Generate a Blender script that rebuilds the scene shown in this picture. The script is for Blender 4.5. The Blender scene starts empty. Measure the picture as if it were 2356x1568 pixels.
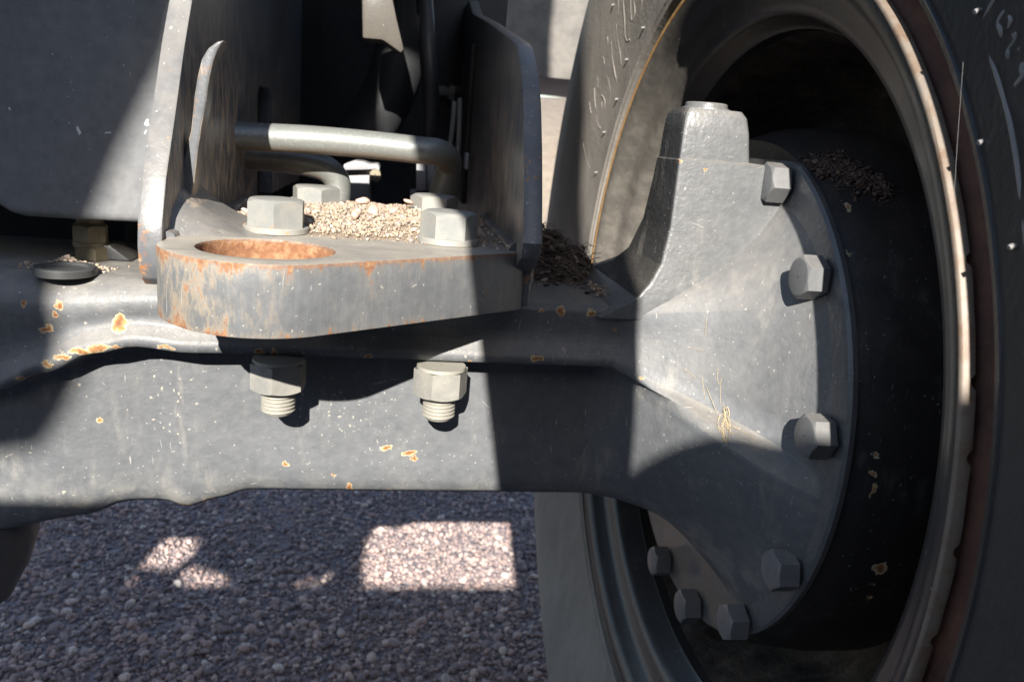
import bpy, bmesh, math, random
import numpy as np
from mathutils import Vector, Matrix

random.seed(7)
rng = np.random.default_rng(11)
scene = bpy.context.scene
col = scene.collection

# ------------------------------------------------------------------ camera (solved from the rim circle, the bolt hole and the axle edges)
F, CX, CY, W = 1767.0, 1178.0, 784.0, 2356.0
Xw = np.array([0.98707, -0.04699, 0.15322]); Xw /= np.linalg.norm(Xw)
Zw = np.array([0.0817, 0.9637, -0.2541]); Zw -= Xw * (Zw @ Xw); Zw /= np.linalg.norm(Zw)
Yw = -np.cross(Zw, Xw)
if Yw[2] < 0: Yw = -Yw
MC = np.array([Xw, Yw, Zw])
CAM = np.array([0, 0, 0.60]) - MC @ np.array([0.13544, -0.02626, 0.63097])

def ray(px, py): return MC @ np.array([(px - CX) / F, (CY - py) / F, 1.0])
def on(ax, v, px, py):
    """world point seen at (px, py) of the 2356 px wide photograph on the plane axis = v"""
    d = ray(px, py); return CAM + d * (v - CAM[ax]) / d[ax]

cd = bpy.data.cameras.new("camera"); cam = bpy.data.objects.new("camera", cd); col.objects.link(cam)
R = Matrix([[MC[i][0], MC[i][1], -MC[i][2]] for i in range(3)])
cam.matrix_world = Matrix.Translation(Vector(CAM)) @ R.to_4x4()
cd.sensor_width = 36; cd.lens = 36 * F / W; cd.clip_start = 0.01; cd.clip_end = 500
scene.camera = cam
cd.dof.use_dof = True; cd.dof.focus_distance = 0.43; cd.dof.aperture_fstop = 14

# ------------------------------------------------------------------ sky, sun, exposure
SA, SC = 0.19, 0.57                      # sun travels along (SA, 1, -SC)
L = Vector((SA, 1, -SC)).normalized()
world = bpy.data.worlds.new("World"); scene.world = world; world.use_nodes = True
wn = world.node_tree.nodes; wl = world.node_tree.links
sky = wn.new("ShaderNodeTexSky"); sky.sky_type = 'NISHITA'; sky.sun_disc = False
sky.sun_elevation = math.asin(-L.z); sky.sun_rotation = math.atan2(-L.x, -L.y)
wl.new(sky.outputs[0], wn["Background"].inputs[0]); wn["Background"].inputs[1].default_value = 0.098
sd = bpy.data.lights.new("sun", 'SUN'); sd.energy = 5.0; sd.angle = math.radians(0.5); sd.color = (1.0, 0.955, 0.885)
sun = bpy.data.objects.new("sun", sd); col.objects.link(sun); sun.location = (-1, -4, 5)
sun.rotation_euler = L.to_track_quat('-Z', 'Y').to_euler()
vs = scene.view_settings; vs.view_transform = 'Standard'; vs.look = 'None'; vs.gamma = 1; vs.use_curve_mapping = False
vs.exposure = 1.30
scene.cycles.max_bounces = 6

# ------------------------------------------------------------------ node helper
class NT:
    def __init__(s, name):
        s.m = bpy.data.materials.new(name); s.m.use_nodes = True
        s.t = s.m.node_tree; s.b = s.t.nodes["Principled BSDF"]
        s._pos = None; s._nor = None
    def n(s, typ, **kw):
        nd = s.t.nodes.new(typ)
        for k, v in kw.items(): setattr(nd, k, v)
        return nd
    def put(s, sock, v):
        if hasattr(v, 'is_output'): s.t.links.new(v, sock)
        elif v is not None:
            try: sock.default_value = v
            except Exception: sock.default_value = (*v, 1.0)
    def pos(s):
        if s._pos is None:
            g = s.n("ShaderNodeNewGeometry"); s._pos = g.outputs['Position']; s._nor = g.outputs['True Normal']; s._isl = g.outputs['Random Per Island']
        return s._pos
    def nor(s): s.pos(); return s._nor
    def isl(s): s.pos(); return s._isl
    def math(s, op, a, b=None, c=None, clamp=False):
        nd = s.n("ShaderNodeMath", operation=op, use_clamp=clamp)
        for i, v in enumerate((a, b, c)):
            if v is not None: s.put(nd.inputs[i], v)
        return nd.outputs[0]
    def vmath(s, op, a, b=None):
        nd = s.n("ShaderNodeVectorMath", operation=op)
        s.put(nd.inputs[0], a)
        if b is not None: s.put(nd.inputs[1], b)
        return nd.outputs['Value'] if op in ('LENGTH', 'DISTANCE', 'DOT_PRODUCT') else nd.outputs[0]
    def sep(s, v):
        nd = s.n("ShaderNodeSeparateXYZ"); s.put(nd.inputs[0], v); return nd.outputs
    def noise(s, scale, detail=4, vec=None, rough=.55, colour=False):
        nd = s.n("ShaderNodeTexNoise"); s.put(nd.inputs['Vector'], vec if vec is not None else s.pos())
        nd.inputs['Scale'].default_value = scale; nd.inputs['Detail'].default_value = detail; nd.inputs['Roughness'].default_value = rough
        return nd.outputs['Color' if colour else 'Fac']
    def voro(s, scale, vec=None, rnd=1.0):
        nd = s.n("ShaderNodeTexVoronoi"); s.put(nd.inputs['Vector'], vec if vec is not None else s.pos())
        nd.inputs['Scale'].default_value = scale; nd.inputs['Randomness'].default_value = rnd
        return nd.outputs['Distance'], nd.outputs['Color']
    def step(s, v, lo, hi):
        nd = s.n("ShaderNodeMapRange", interpolation_type='SMOOTHSTEP'); s.put(nd.inputs[0], v)
        nd.inputs[1].default_value = lo; nd.inputs[2].default_value = hi
        return nd.outputs[0]
    def mix(s, f, a, b):
        nd = s.n("ShaderNodeMix", data_type='RGBA'); s.put(nd.inputs[0], f)
        s.put(nd.inputs[6], a if hasattr(a, 'is_output') else (*a, 1)); s.put(nd.inputs[7], b if hasattr(b, 'is_output') else (*b, 1))
        return nd.outputs[2]
    def ramp(s, f, stops):
        nd = s.n("ShaderNodeValToRGB"); s.put(nd.inputs[0], f); e = nd.color_ramp.elements
        while len(e) < len(stops): e.new(.5)
        for i, (p, c) in enumerate(stops): e[i].position = p; e[i].color = (*c, 1)
        return nd.outputs[0]
    def bump(s, h, strength=.3, dist=.001):
        nd = s.n("ShaderNodeBump"); nd.inputs['Strength'].default_value = strength; nd.inputs['Distance'].default_value = dist
        s.put(nd.inputs['Height'], h); s.t.links.new(nd.outputs[0], s.b.inputs['Normal']); s.t.links.new(nd.outputs[0], s.b.inputs['Coat Normal'])
    def out(s, colour, rough=.5, metal=0.0, spec=.5, coat=0.0):
        s.put(s.b.inputs['Base Color'], colour if hasattr(colour, 'is_output') else (*colour, 1))
        s.put(s.b.inputs['Roughness'], rough); s.put(s.b.inputs['Metallic'], metal)
        s.b.inputs['Specular IOR Level'].default_value = spec
        return s.m

RUST = [(0, (.12, .055, .03)), (.4, (.25, .105, .045)), (.62, (.38, .19, .075)), (.78, (.47, .32, .16)), (.93, (.54, .45, .29)), (1.0, (.32, .30, .26))]
DUST = (.345, .347, .345)
TAN = (.36, .31, .24)

def paint(name, base=(.036, .038, .042), dust=.3, top=.5, rough=.38, spots=(), rustn=0.0, peel=.25, specks=.5, masks=None, dustc=DUST, coat=.15):
    t = NT(name); P = t.pos()
    big = t.noise(7, 5); fine = t.noise(170, 3); mid = t.noise(45, 5, rough=.65)
    nz = t.math('MAXIMUM', t.sep(t.nor())[2], 0.0)
    d = t.math('ADD', t.math('MULTIPLY', big, dust * .8), dust * .45)
    d = t.math('ADD', d, t.math('MULTIPLY', t.math('SUBTRACT', fine, .5), dust * .8))
    d = t.math('ADD', d, t.math('MULTIPLY', t.math('SUBTRACT', mid, .5), dust * .6))
    d = t.math('ADD', d, 0.0, clamp=True)
    c = t.mix(d, base, dustc)
    dt = t.math('MULTIPLY', t.math('MULTIPLY', nz, top * 1.15), t.math('ADD', .55, t.math('MULTIPLY', t.step(mid, .35, .65), .6)), clamp=True)
    c = t.mix(dt, c, TAN if dustc is DUST else dustc); d = t.math('MAXIMUM', d, dt)
    rg = t.math('ADD', t.math('MULTIPLY', d, .5), rough, clamp=True)
    if specks:
        vd, vc = t.voro(560, t.vmath('ADD', P, t.vmath('MULTIPLY', t.noise(300, 2, colour=True), (.003, .003, .003))))
        sp = t.math('MULTIPLY', t.math('LESS_THAN', vd, t.math('MULTIPLY', t.sep(vc)[1], .34)), t.math('GREATER_THAN', t.sep(vc)[0], 1 - .08 * specks))
        c = t.mix(t.math('MULTIPLY', sp, .6), c, (.46, .43, .38))
        # hair-fine scratches
        ns = t.vmath('MULTIPLY', t.vmath('ADD', P, t.vmath('MULTIPLY', t.noise(8, 2, colour=True), (.05, .05, .05))), (420, 420, 24))
        sc = t.step(t.noise(1, 2, vec=ns), .70, .76)
        ns2 = t.vmath('MULTIPLY', t.vmath('ADD', P, t.vmath('MULTIPLY', t.noise(9, 2, colour=True), (.09, .09, .09))), (30, 300, 420))
        sc = t.math('MAXIMUM', sc, t.step(t.noise(1, 2, vec=ns2), .71, .77))
        c = t.mix(t.math('MULTIPLY', sc, .5 * specks), c, (.46, .44, .40))
        smr = t.math('MULTIPLY', t.step(t.noise(1, 5, vec=t.vmath('MULTIPLY', P, (70, 70, 16)), rough=.7), .5, .72), t.step(t.noise(22, 3), .45, .6))
        c = t.mix(t.math('MULTIPLY', smr, .35 * specks), c, (.34, .315, .27))
    h = t.math('ADD', t.math('MULTIPLY', t.noise(330, 2), .5), t.math('ADD', t.math('MULTIPLY', mid, .4), t.math('MULTIPLY', t.noise(150, 4, rough=.65), .7)))
    if masks: c, rg, h = masks(t, P, c, rg, h, dict(big=big, fine=fine, mid=mid))
    if rustn:
        rn = t.noise(38, 6, rough=.7)
        m = t.step(rn, .72 - rustn * .12, .76 - rustn * .12)
        c = t.mix(m, c, t.ramp(t.noise(140, 4), [(.25, RUST[0][1]), (.5, RUST[1][1]), (.7, RUST[2][1])]))
        rg = t.math('MAXIMUM', rg, t.math('MULTIPLY', m, .85))
    if spots:
        wp = t.vmath('ADD', P, t.vmath('MULTIPLY', t.vmath('SUBTRACT', t.noise(120, 5, colour=True, rough=.7), (.5, .5, .5)), (.012, .012, .012)))
        best = None
        for (cx, cy, cz, rx, ry, rz) in spots:
            v = t.vmath('LENGTH', t.vmath('MULTIPLY', t.vmath('SUBTRACT', wp, (cx, cy, cz)), (1 / rx, 1 / ry, 1 / rz)))
            best = v if best is None else t.math('MINIMUM', best, v)
        m = t.math('LESS_THAN', best, 1.0)
        rr = t.math('ADD', best, t.math('MULTIPLY', t.math('SUBTRACT', t.noise(260, 3), .5), .5))
        c = t.mix(m, c, t.ramp(rr, RUST))
        rg = t.math('MAXIMUM', rg, t.math('MULTIPLY', m, .9))
        h = t.math('SUBTRACT', h, t.math('MULTIPLY', m, .7))
    t.bump(h, peel, .0012)
    t.b.inputs['Coat Weight'].default_value = coat; t.b.inputs['Coat Roughness'].default_value = .22
    return t.out(c, rg)

def spx(ax, v, px, py, r, stretch=(1, 1, 1)):
    p = on(ax, v, px, py); k = r * 0.00023
    return (p[0], p[1], p[2], k * stretch[0], max(k * stretch[1], .03 if ax == 1 else .004) if ax == 1 else k * stretch[1], k * stretch[2])

# ------------------------------------------------------------------ object helpers
def link(name, me, mat=None, parent=None, base=(0, 0, 0), smooth=None):
    if mat:
        me.materials.clear(); me.materials.append(mat)
    if smooth is not None:
        for p in me.polygons: p.use_smooth = True
        me.set_sharp_from_angle(angle=math.radians(smooth))
    o = bpy.data.objects.new(name, me); col.objects.link(o)
    if parent is not None:
        o.parent = parent
        wp = Vector(parent.get('wbase', (0, 0, 0)))
        me.transform(Matrix.Translation(-wp)); o['wbase'] = tuple(wp)
    elif any(base):
        me.transform(Matrix.Translation(-Vector(base))); o.location = base; o['wbase'] = tuple(base)
    else: o['wbase'] = (0., 0., 0.)
    return o
def empty(name, base, label, cat, group=None):
    o = bpy.data.objects.new(name, None); col.objects.link(o); o.location = base; o['wbase'] = tuple(base); o.empty_display_size = .02
    o['label'] = label; o['category'] = cat
    if group: o['group'] = group
    return o
def tag(o, label=None, cat=None, group=None, kind=None):
    if label: o['label'] = label
    if cat: o['category'] = cat
    if group: o['group'] = group
    if kind: o['kind'] = kind
    return o
def mesh_py(name, v, f):
    me = bpy.data.meshes.new(name); me.from_pydata([tuple(map(float, p)) for p in v], [], f); me.update(); return me
def bm_mesh(bm, name):
    bmesh.ops.recalc_face_normals(bm, faces=bm.faces)
    me = bpy.data.meshes.new(name); bm.to_mesh(me); bm.free(); return me
def prism(name, poly, axis, lo, hi, bevel=.0, seg=2, holes=()):
    """polygon (list of 2D points in the two other axes, in order) extruded along axis"""
    bm = bmesh.new()
    def P(q, h):
        if axis == 0: return (h, q[0], q[1])
        if axis == 1: return (q[0], h, q[1])
        return (q[0], q[1], h)
    loops = [poly] + list(holes); edges = []
    for lp in loops:
        vs_ = [bm.verts.new(P(q, lo)) for q in lp]
        edges += [bm.edges.new((vs_[i], vs_[(i + 1) % len(vs_)])) for i in range(len(vs_))]
    if holes:
        g = bmesh.ops.triangle_fill(bm, edges=edges, use_dissolve=False, use_beauty=True)
    else:
        bm.faces.new(list(bm.verts))
    fs = list(bm.faces)
    g = bmesh.ops.extrude_face_region(bm, geom=fs)
    d = [0, 0, 0]; d[axis] = hi - lo
    bmesh.ops.translate(bm, verts=[x for x in g['geom'] if isinstance(x, bmesh.types.BMVert)], vec=d)
    bmesh.ops.recalc_face_normals(bm, faces=bm.faces)
    if bevel:
        es = [e for e in bm.edges if len(e.link_faces) == 2 and e.calc_face_angle(0) > .35]
        bmesh.ops.bevel(bm, geom=es, offset=bevel, segments=seg, affect='EDGES', profile=.6, clamp_overlap=True)
    return bm_mesh(bm, name)
def box(name, lo, hi, bevel=.002, seg=2):
    return prism(name, [(lo[0], lo[1]), (hi[0], lo[1]), (hi[0], hi[1]), (lo[0], hi[1])], 2, lo[2], hi[2], bevel, seg)
def lathe(name, prof, centre, axis=0, n=96, a0=0, a1=2 * math.pi, closed=True, fn=None):
    """prof: list of (radius, along)"""
    v = []; f = []; k = len(prof); full = abs(a1 - a0 - 2 * math.pi) < 1e-6
    m = n if full else n + 1
    for i in range(m):
        a = a0 + (a1 - a0) * i / n
        for j, (r, h) in enumerate(prof):
            if fn: r, h = fn(a, j, r, h)
            c_, s_ = r * math.cos(a), r * math.sin(a)
            p = [0, 0, 0]; p[axis] = h; p[(axis + 1) % 3] = c_; p[(axis + 2) % 3] = s_
            v.append((p[0] + centre[0], p[1] + centre[1], p[2] + centre[2]))
    for i in range(n):
        i2 = (i + 1) % m
        for j in range(k - 1):
            f.append((i * k + j, i2 * k + j, i2 * k + j + 1, i * k + j + 1))
    bm = bmesh.new(); me = mesh_py(name, v, f); bm.from_mesh(me); bpy.data.meshes.remove(me)
    bmesh.ops.remove_doubles(bm, verts=bm.verts, dist=1e-6)
    return bm_mesh(bm, name)
def smooth_path(pts, sub=6):
    P = [Vector(p) for p in pts]; out = []
    for i in range(len(P) - 1):
        p0 = P[max(i - 1, 0)]; p1 = P[i]; p2 = P[i + 1]; p3 = P[min(i + 2, len(P) - 1)]
        for k in range(sub):
            t = k / sub
            out.append(.5 * ((2 * p1) + (p2 - p0) * t + (2 * p0 - 5 * p1 + 4 * p2 - p3) * t * t + (3 * p1 - p0 - 3 * p2 + p3) * t ** 3))
    out.append(P[-1]); return out
def tube_bm(bm, path, rad, n=12, caps=True):
    P = [Vector(p) for p in path]; rings = []
    nrm = None
    for i, p in enumerate(P):
        d = (P[min(i + 1, len(P) - 1)] - P[max(i - 1, 0)]).normalized()
        if nrm is None:
            nrm = d.orthogonal().normalized()
        nrm = (nrm - d * nrm.dot(d)).normalized(); b = d.cross(nrm)
        r = rad(i / (len(P) - 1)) if callable(rad) else rad
        rings.append([bm.verts.new(p + (nrm * math.cos(a) + b * math.sin(a)) * r) for a in [2 * math.pi * k / n for k in range(n)]])
    for a, b in zip(rings, rings[1:]):
        for k in range(n): bm.faces.new((a[k], a[(k + 1) % n], b[(k + 1) % n], b[k]))
    if caps: bm.faces.new(rings[0][::-1]); bm.faces.new(rings[-1])
def tube(name, path, rad, n=16):
    bm = bmesh.new(); tube_bm(bm, path, rad, n); return bm_mesh(bm, name)
def hexhead(name, af, h, centre, direction, rot=0.0, hole=0.0):
    """hex head or nut with a turned chamfer; base at centre, pointing along direction"""
    n = 60; rc = af / 2 * .955; v = []; f = []
    for i in range(n):
        a = 2 * math.pi * i / n; m = (a + math.pi / 6) % (math.pi / 3) - math.pi / 6
        rh = af / 2 / math.cos(m); zs = h - max(0, (rh - rc)) * .62
        for r, z in ((rh, 0), (rh, zs - .0002), (rc, h - .0001), (rc * .97, h), (max(hole, .0005), h)):
            v.append((r * math.cos(a), r * math.sin(a), z))
    for i in range(n):
        j = (i + 1) % n
        for q in range(4): f.append((i * 5 + q, j * 5 + q, j * 5 + q + 1, i * 5 + q + 1))
    me = mesh_py(name, v, f); q = Vector(direction).to_track_quat('Z', 'Y').to_matrix().to_4x4()
    me.transform(Matrix.Translation(Vector(centre)) @ q @ Matrix.Rotation(rot, 4, 'Z')); return me
def ground_chips(name, centres, sizes, mat, parent=None, base=(0, 0, 0), sub=1, flat=.7, seedn=6):
    """a mass of small stones as one mesh (stuff)"""
    protos = []
    for s in range(seedn):
        bm = bmesh.new(); bmesh.ops.create_icosphere(bm, subdivisions=sub + 1 if sub else 1, radius=1)
        r_ = np.random.default_rng(100 + s); V = np.array([v.co[:] for v in bm.verts])
        dirs = r_.normal(size=(7, 3)); dirs /= np.linalg.norm(dirs, axis=1)[:, None]; cut = r_.uniform(.55, .9, 7)
        for d_, c_ in zip(dirs, cut):
            k = V @ d_; over = np.maximum(k - c_, 0); V = V - over[:, None] * d_ * .9
        bm.verts.index_update(); Fs = np.array([[v.index for v in f_.verts] for f_ in bm.faces]); bm.free(); protos.append((V, Fs))
    VV = []; FF = []; off = 0
    for i, (c_, s_) in enumerate(zip(centres, sizes)):
        V, Fs = protos[i % seedn]
        a, b, g = rng.uniform(0, 6.283), rng.normal(0, .35), rng.normal(0, .35)
        Rz = np.array([[math.cos(a), -math.sin(a), 0], [math.sin(a), math.cos(a), 0], [0, 0, 1]])
        Rx = np.array([[1, 0, 0], [0, math.cos(b), -math.sin(b)], [0, math.sin(b), math.cos(b)]])
        Ry = np.array([[math.cos(g), 0, math.sin(g)], [0, 1, 0], [-math.sin(g), 0, math.cos(g)]])
        sc = np.array([rng.uniform(.75, 1.3), rng.uniform(.7, 1.1), rng.uniform(.5, .9) * flat / .7])
        VV.append((V * sc * s_) @ (Rz @ Rx @ Ry).T + c_); FF.append(Fs + off); off += len(V)
    V = np.concatenate(VV).astype(np.float32); Fa = np.concatenate(FF).astype(np.int32)
    me = bpy.data.meshes.new(name)
    me.vertices.add(len(V)); me.vertices.foreach_set('co', V.ravel())
    me.loops.add(Fa.size); me.loops.foreach_set('vertex_index', Fa.ravel())
    me.polygons.add(len(Fa)); me.polygons.foreach_set('loop_start', np.arange(0, Fa.size, 3, dtype=np.int32))
    me.update(calc_edges=True)
    return link(name, me, mat, parent, base)

# ------------------------------------------------------------------ materials
def pebble(name, stops, rough=.8, dustc=None, scale=200):
    t = NT(name); c = t.ramp(t.isl(), stops)
    n = t.noise(scale, 4); c = t.mix(t.math('MULTIPLY', t.step(n, .4, .7), .35), c, dustc or (.3, .26, .22))
    t.bump(t.noise(scale * 2, 3), .5, .001)
    return t.out(c, rough)
m_gravel = pebble("gravel stone", [(0, (.12, .095, .098)), (.25, (.235, .185, .185)), (.45, (.37, .28, .255)), (.65, (.50, .335, .29)), (.8, (.30, .25, .25)), (.93, (.66, .51, .43)), (1, (.70, .62, .55))], .9, (.40, .30, .27))
m_heap = pebble("dusty grit", [(0, (.30, .23, .16)), (.3, (.42, .335, .235)), (.5, (.40, .25, .19)), (.7, (.48, .41, .31)), (.85, (.24, .21, .19)), (1, (.56, .51, .44))], .9, (.34, .27, .19), 400)
m_pink = pebble("pink stone", [(0, (.56, .36, .28)), (1, (.50, .34, .27))], .85, (.5, .38, .28), 300)
m_browngrit = pebble("brown grit", [(0, (.07, .045, .034)), (.5, (.115, .068, .05)), (.9, (.16, .10, .072)), (1, (.24, .18, .14))], .9, (.11, .07, .052), 400)

t = NT("ground gravel"); c = t.ramp(t.noise(60, 6, rough=.7), [(.3, (.10, .09, .095)), (.5, (.20, .17, .175)), (.7, (.34, .285, .27))])
vd, vc = t.voro(75); c = t.mix(.6, c, t.ramp(t.sep(vc)[0], [(0, (.15, .135, .15)), (.6, (.32, .27, .28)), (1, (.5, .43, .4))]))
t.bump(t.math('ADD', t.math('MULTIPLY', vd, -1.), t.noise(150, 3)), 1.0, .006); m_ground = t.out(c, .9)

def axle_masks(t, P, c, rg, h, k):
    x, y, z = t.sep(P)
    # pale dried splashes on the face below the lip
    reg = t.math('MULTIPLY', t.math('MULTIPLY', t.step(x, -.43, -.34), t.step(x, -.2, -.27)), t.math('MULTIPLY', t.step(z, .545, .565), t.step(z, .61, .585)))
    reg = t.math('ADD', t.math('MULTIPLY', reg, .75), t.math('MULTIPLY', t.step(x, -.05, -.12), .04))
    for sc, th in ((170, .25), (320, .30), (110, .16)):
        vd, vc = t.voro(sc, t.vmath('MULTIPLY', t.vmath('ADD', P, t.vmath('MULTIPLY', t.noise(190, 3, colour=True), (.006, .006, .006))), (1, .35, .8)))
        m = t.math('MULTIPLY', t.step(t.math('ADD', vd, t.math('MULTIPLY', k['fine'], .12)), th + .06, th), t.math('LESS_THAN', t.sep(vc)[1], t.math('MULTIPLY', reg, .27)))
        c = t.mix(t.math('MULTIPLY', m, .85), c, (.36, .33, .27))
    # scuffed lighter belly edge
    lo = t.math('MULTIPLY', t.step(z, .53, .50), t.step(k['mid'], .42, .62))
    c = t.mix(t.math('MULTIPLY', lo, .22), c, (.46, .43, .35))
    return c, rg, h
S = lambda px, py, r, st=(1, 1, 1), y=-.065: spx(1, y, px, py, r, st)
axle_spots = [S(283, 735, 24, (.9, 1, 1.25)), S(148, 697, 13), S(118, 748, 16, (1.1, 1, .8)), S(140, 720, 8), S(70, 690, 9), S(70, 853, 11), S(12, 880, 15, (1.2, 1, .8)),
              S(130, 822, 20, (1.3, 1, .5)), S(165, 806, 22, (1.3, 1, .5)), S(205, 795, 24, (1.4, 1, .45)), S(245, 789, 24, (1.5, 1, .45)), S(285, 787, 14, (1.4, 1, .45)), S(392, 789, 20, (1.5, 1, .35)),
              S(600, 803, 12), S(637, 805, 13), S(848, 812, 9), S(1080, 822, 8), S(1232, 818, 16, (1.3, 1, .7)), S(1287, 712, 14), S(1358, 716, 13), S(1243, 712, 7), S(1412, 757, 6),
              S(890, 1024, 20, (1.2, 1, .5), -.04), S(940, 1036, 20, (1.1, 1, .5), -.04), S(950, 1048, 9, (1.2, 1, .7), -.04), S(660, 1062, 10, (1, 1, 1), -.04), S(805, 1118, 12, (.8, 1, 1.7), -.04), S(770, 1085, 7, (1, 1, .6), -.04), S(890, 1130, 12, (1.5, 1, .5), -.04), S(1268, 1122, 9, (1.2, 1, .5), -.04),
              S(247, 950, 10, (1, 1, 1), -.04), S(430, 1162, 16, (1.6, 1, .6), -.04), S(480, 1150, 12, (1.5, 1, .5), -.04), S(1455, 853, 8)]
m_axle = paint("axle charcoal paint", base=(.050, .055, .063), dust=.26, top=.30, rough=.46, coat=.08, specks=1.0, spots=axle_spots, masks=axle_masks, peel=.38)
m_bell = paint("hub casting paint", base=(.055, .057, .060), dust=.22, top=.2, rough=.36, specks=.6, peel=.55, coat=.35,
               spots=[S(1568, 368, 6, (1, 1, 1), -.075), S(1620, 392, 5, (1, 1, 1.4), -.075)])
def flange_masks(t, P, c, rg, h, k):
    x, y, z = t.sep(P)
    m = t.math('MULTIPLY', t.math('MULTIPLY', t.step(z, .50, .46), t.step(y, -.13, -.08)), t.step(k['mid'], .3, .6))
    return t.mix(t.math('MULTIPLY', m, .8), c, (.19, .15, .12)), t.math('ADD', rg, t.math('MULTIPLY', m, .4), clamp=True), h
m_flange = paint("flange paint", base=(.050, .051, .054), dust=.20, top=.2, rough=.3, specks=.4, peel=.5, masks=flange_masks, coat=.3)
m_bell_shade = paint("shaded rough casting side", base=(.012, .0125, .0135), dust=.05, top=.15, rough=.6, specks=.8, peel=1.0, coat=0)  # near-black: shade on the boss's left flank put into the colour
m_bolt = paint("grey painted bolt", base=(.062, .064, .067), dust=.27, top=.15, rough=.38, specks=.2, peel=.15, rustn=.15)
m_boltrust = paint("rusty painted bolt", base=(.06, .06, .062), dust=.35, top=.15, rough=.5, specks=.2, peel=.4, rustn=.95)
def drum_spot(px, py, a_, b_):
    d = ray(px, py)
    for k in np.arange(.2, 1., .0005):
        q = CAM + d * k
        if math.hypot(q[1], q[2] - .594) < .2065: return (q[0], q[1], q[2], .001 * a_, .02, .001 * b_)
m_drum = paint("drum dark paint", base=(.010, .010, .011), dust=.05, top=.15, rough=.4, specks=.5, peel=.35, dustc=(.25, .18, .13),
               spots=[drum_spot(*q) for q in ((2032, 1056, 2, 2), (2026, 1102, 2, 2.2), (2022, 1140, .6, 5), (2026, 1308, 4, 4.5), (2000, 1375, 2, 1.4), (1958, 568, 1.6, 4), (1985, 592, 1.2, 3.4), (1975, 480, 2.5, 2.5), (2010, 1345, 1.6, 1))])
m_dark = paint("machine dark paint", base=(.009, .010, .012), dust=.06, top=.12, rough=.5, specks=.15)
def panel_chips(t, P, c, rg, h):
    wp = t.vmath('ADD', P, t.vmath('MULTIPLY', t.vmath('SUBTRACT', t.noise(260, 3, colour=True), (.5, .5, .5)), (.006, .006, .006)))
    for (px, py, a_, b_) in ((180, 300, 1.1, 2.3), (250, 307, 1.7, .7), (338, 284, 1.5, 2.0), (336, 306, .7, 1.0), (560, 30, .1, .1), (118, 120, .5, .5), (20, 250, .8, .8)):
        p = on(1, -.032, px, py)
        v = t.vmath('LENGTH', t.vmath('MULTIPLY', t.vmath('SUBTRACT', wp, tuple(p)), (1000 / a_, 30, 1000 / b_)))
        c = t.mix(t.math('LESS_THAN', v, 1.0), c, (.62, .62, .63))
    return c, rg, h
m_panel = paint("side panel paint", base=(.058, .061, .069), dust=.42, top=.3, rough=.45, specks=.4, peel=.15,
                masks=lambda t, P, c, rg, h, k: panel_chips(t, P, c, rg, h))
def plate_masks(t, P, c, rg, h, k):
    x, y, z = t.sep(P)
    # machined cut faces: fine vertical draw lines and rust bleeding from the top edge and the nose
    v = t.noise(1, 5, vec=t.vmath('MULTIPLY', P, (330, 330, 22)))
    c = t.mix(t.math('MULTIPLY', t.step(v, .45, .8), .12), c, (.26, .28, .30))
    nose = t.step(x, -.262, -.345)
    st = t.noise(1, 7, vec=t.vmath('MULTIPLY', P, (75, 75, 30)), rough=.75)
    st2 = t.noise(1, 6, vec=t.vmath('MULTIPLY', P, (260, 260, 85)), rough=.75)
    sm = t.math('ADD', t.math('MULTIPLY', st, .62), t.math('MULTIPLY', st2, .38))
    side = t.math('LESS_THAN', t.math('ABSOLUTE', t.sep(t.nor())[2]), .5)
    edge = t.math('ADD', t.step(z, .694, .7050), t.math('MULTIPLY', t.step(z, .6735, .6675), .8))
    bias = t.math('ADD', t.math('MULTIPLY', nose, .060), t.math('MULTIPLY', edge, .095))
    bias = t.math('ADD', bias, t.math('MULTIPLY', t.step(t.noise(14, 2), .52, .68), .045))
    m = t.math('MULTIPLY', t.step(t.math('ADD', sm, bias), .60, .66), side)
    halo = t.math('MULTIPLY', t.step(t.math('ADD', sm, bias), .50, .62), side)
    c = t.mix(t.math('MULTIPLY', halo, t.math('ADD', .14, t.math('MULTIPLY', nose, .45))), c, (.36, .29, .20))
    line = t.math('MULTIPLY', t.math('MULTIPLY', t.step(t.math('ADD', z, t.math('MULTIPLY', t.noise(110, 4, rough=.7), .006)), .7048, .7066), side), .65)
    m = t.math('MAXIMUM', m, line)
    rc = t.ramp(t.noise(300, 4, rough=.75), [(.3, (.15, .065, .03)), (.48, (.23, .10, .045)), (.6, (.31, .165, .075)), (.75, (.38, .28, .17))])
    c = t.mix(t.math('MULTIPLY', m, .9), c, rc); rg = t.math('MAXIMUM', rg, t.math('MULTIPLY', m, .9))
    topm = t.math('MULTIPLY', t.math('GREATER_THAN', t.sep(t.nor())[2], .7), t.math('ADD', .35, t.math('MULTIPLY', t.step(x, -.27, -.33), .4)))
    br = t.noise(1, 4, vec=t.vmath('MULTIPLY', P, (18, 380, 10)))
    c = t.mix(t.math('MULTIPLY', topm, t.step(br, .3, .65)), c, (.40, .35, .28))
    h = t.math('ADD', h, t.math('MULTIPLY', v, .6))
    return c, rg, h
m_plate = paint("thick plate worn paint", base=(.066, .070, .075), dust=.27, top=.42, rough=.4, specks=1.0, masks=plate_masks, peel=.2)
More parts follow.
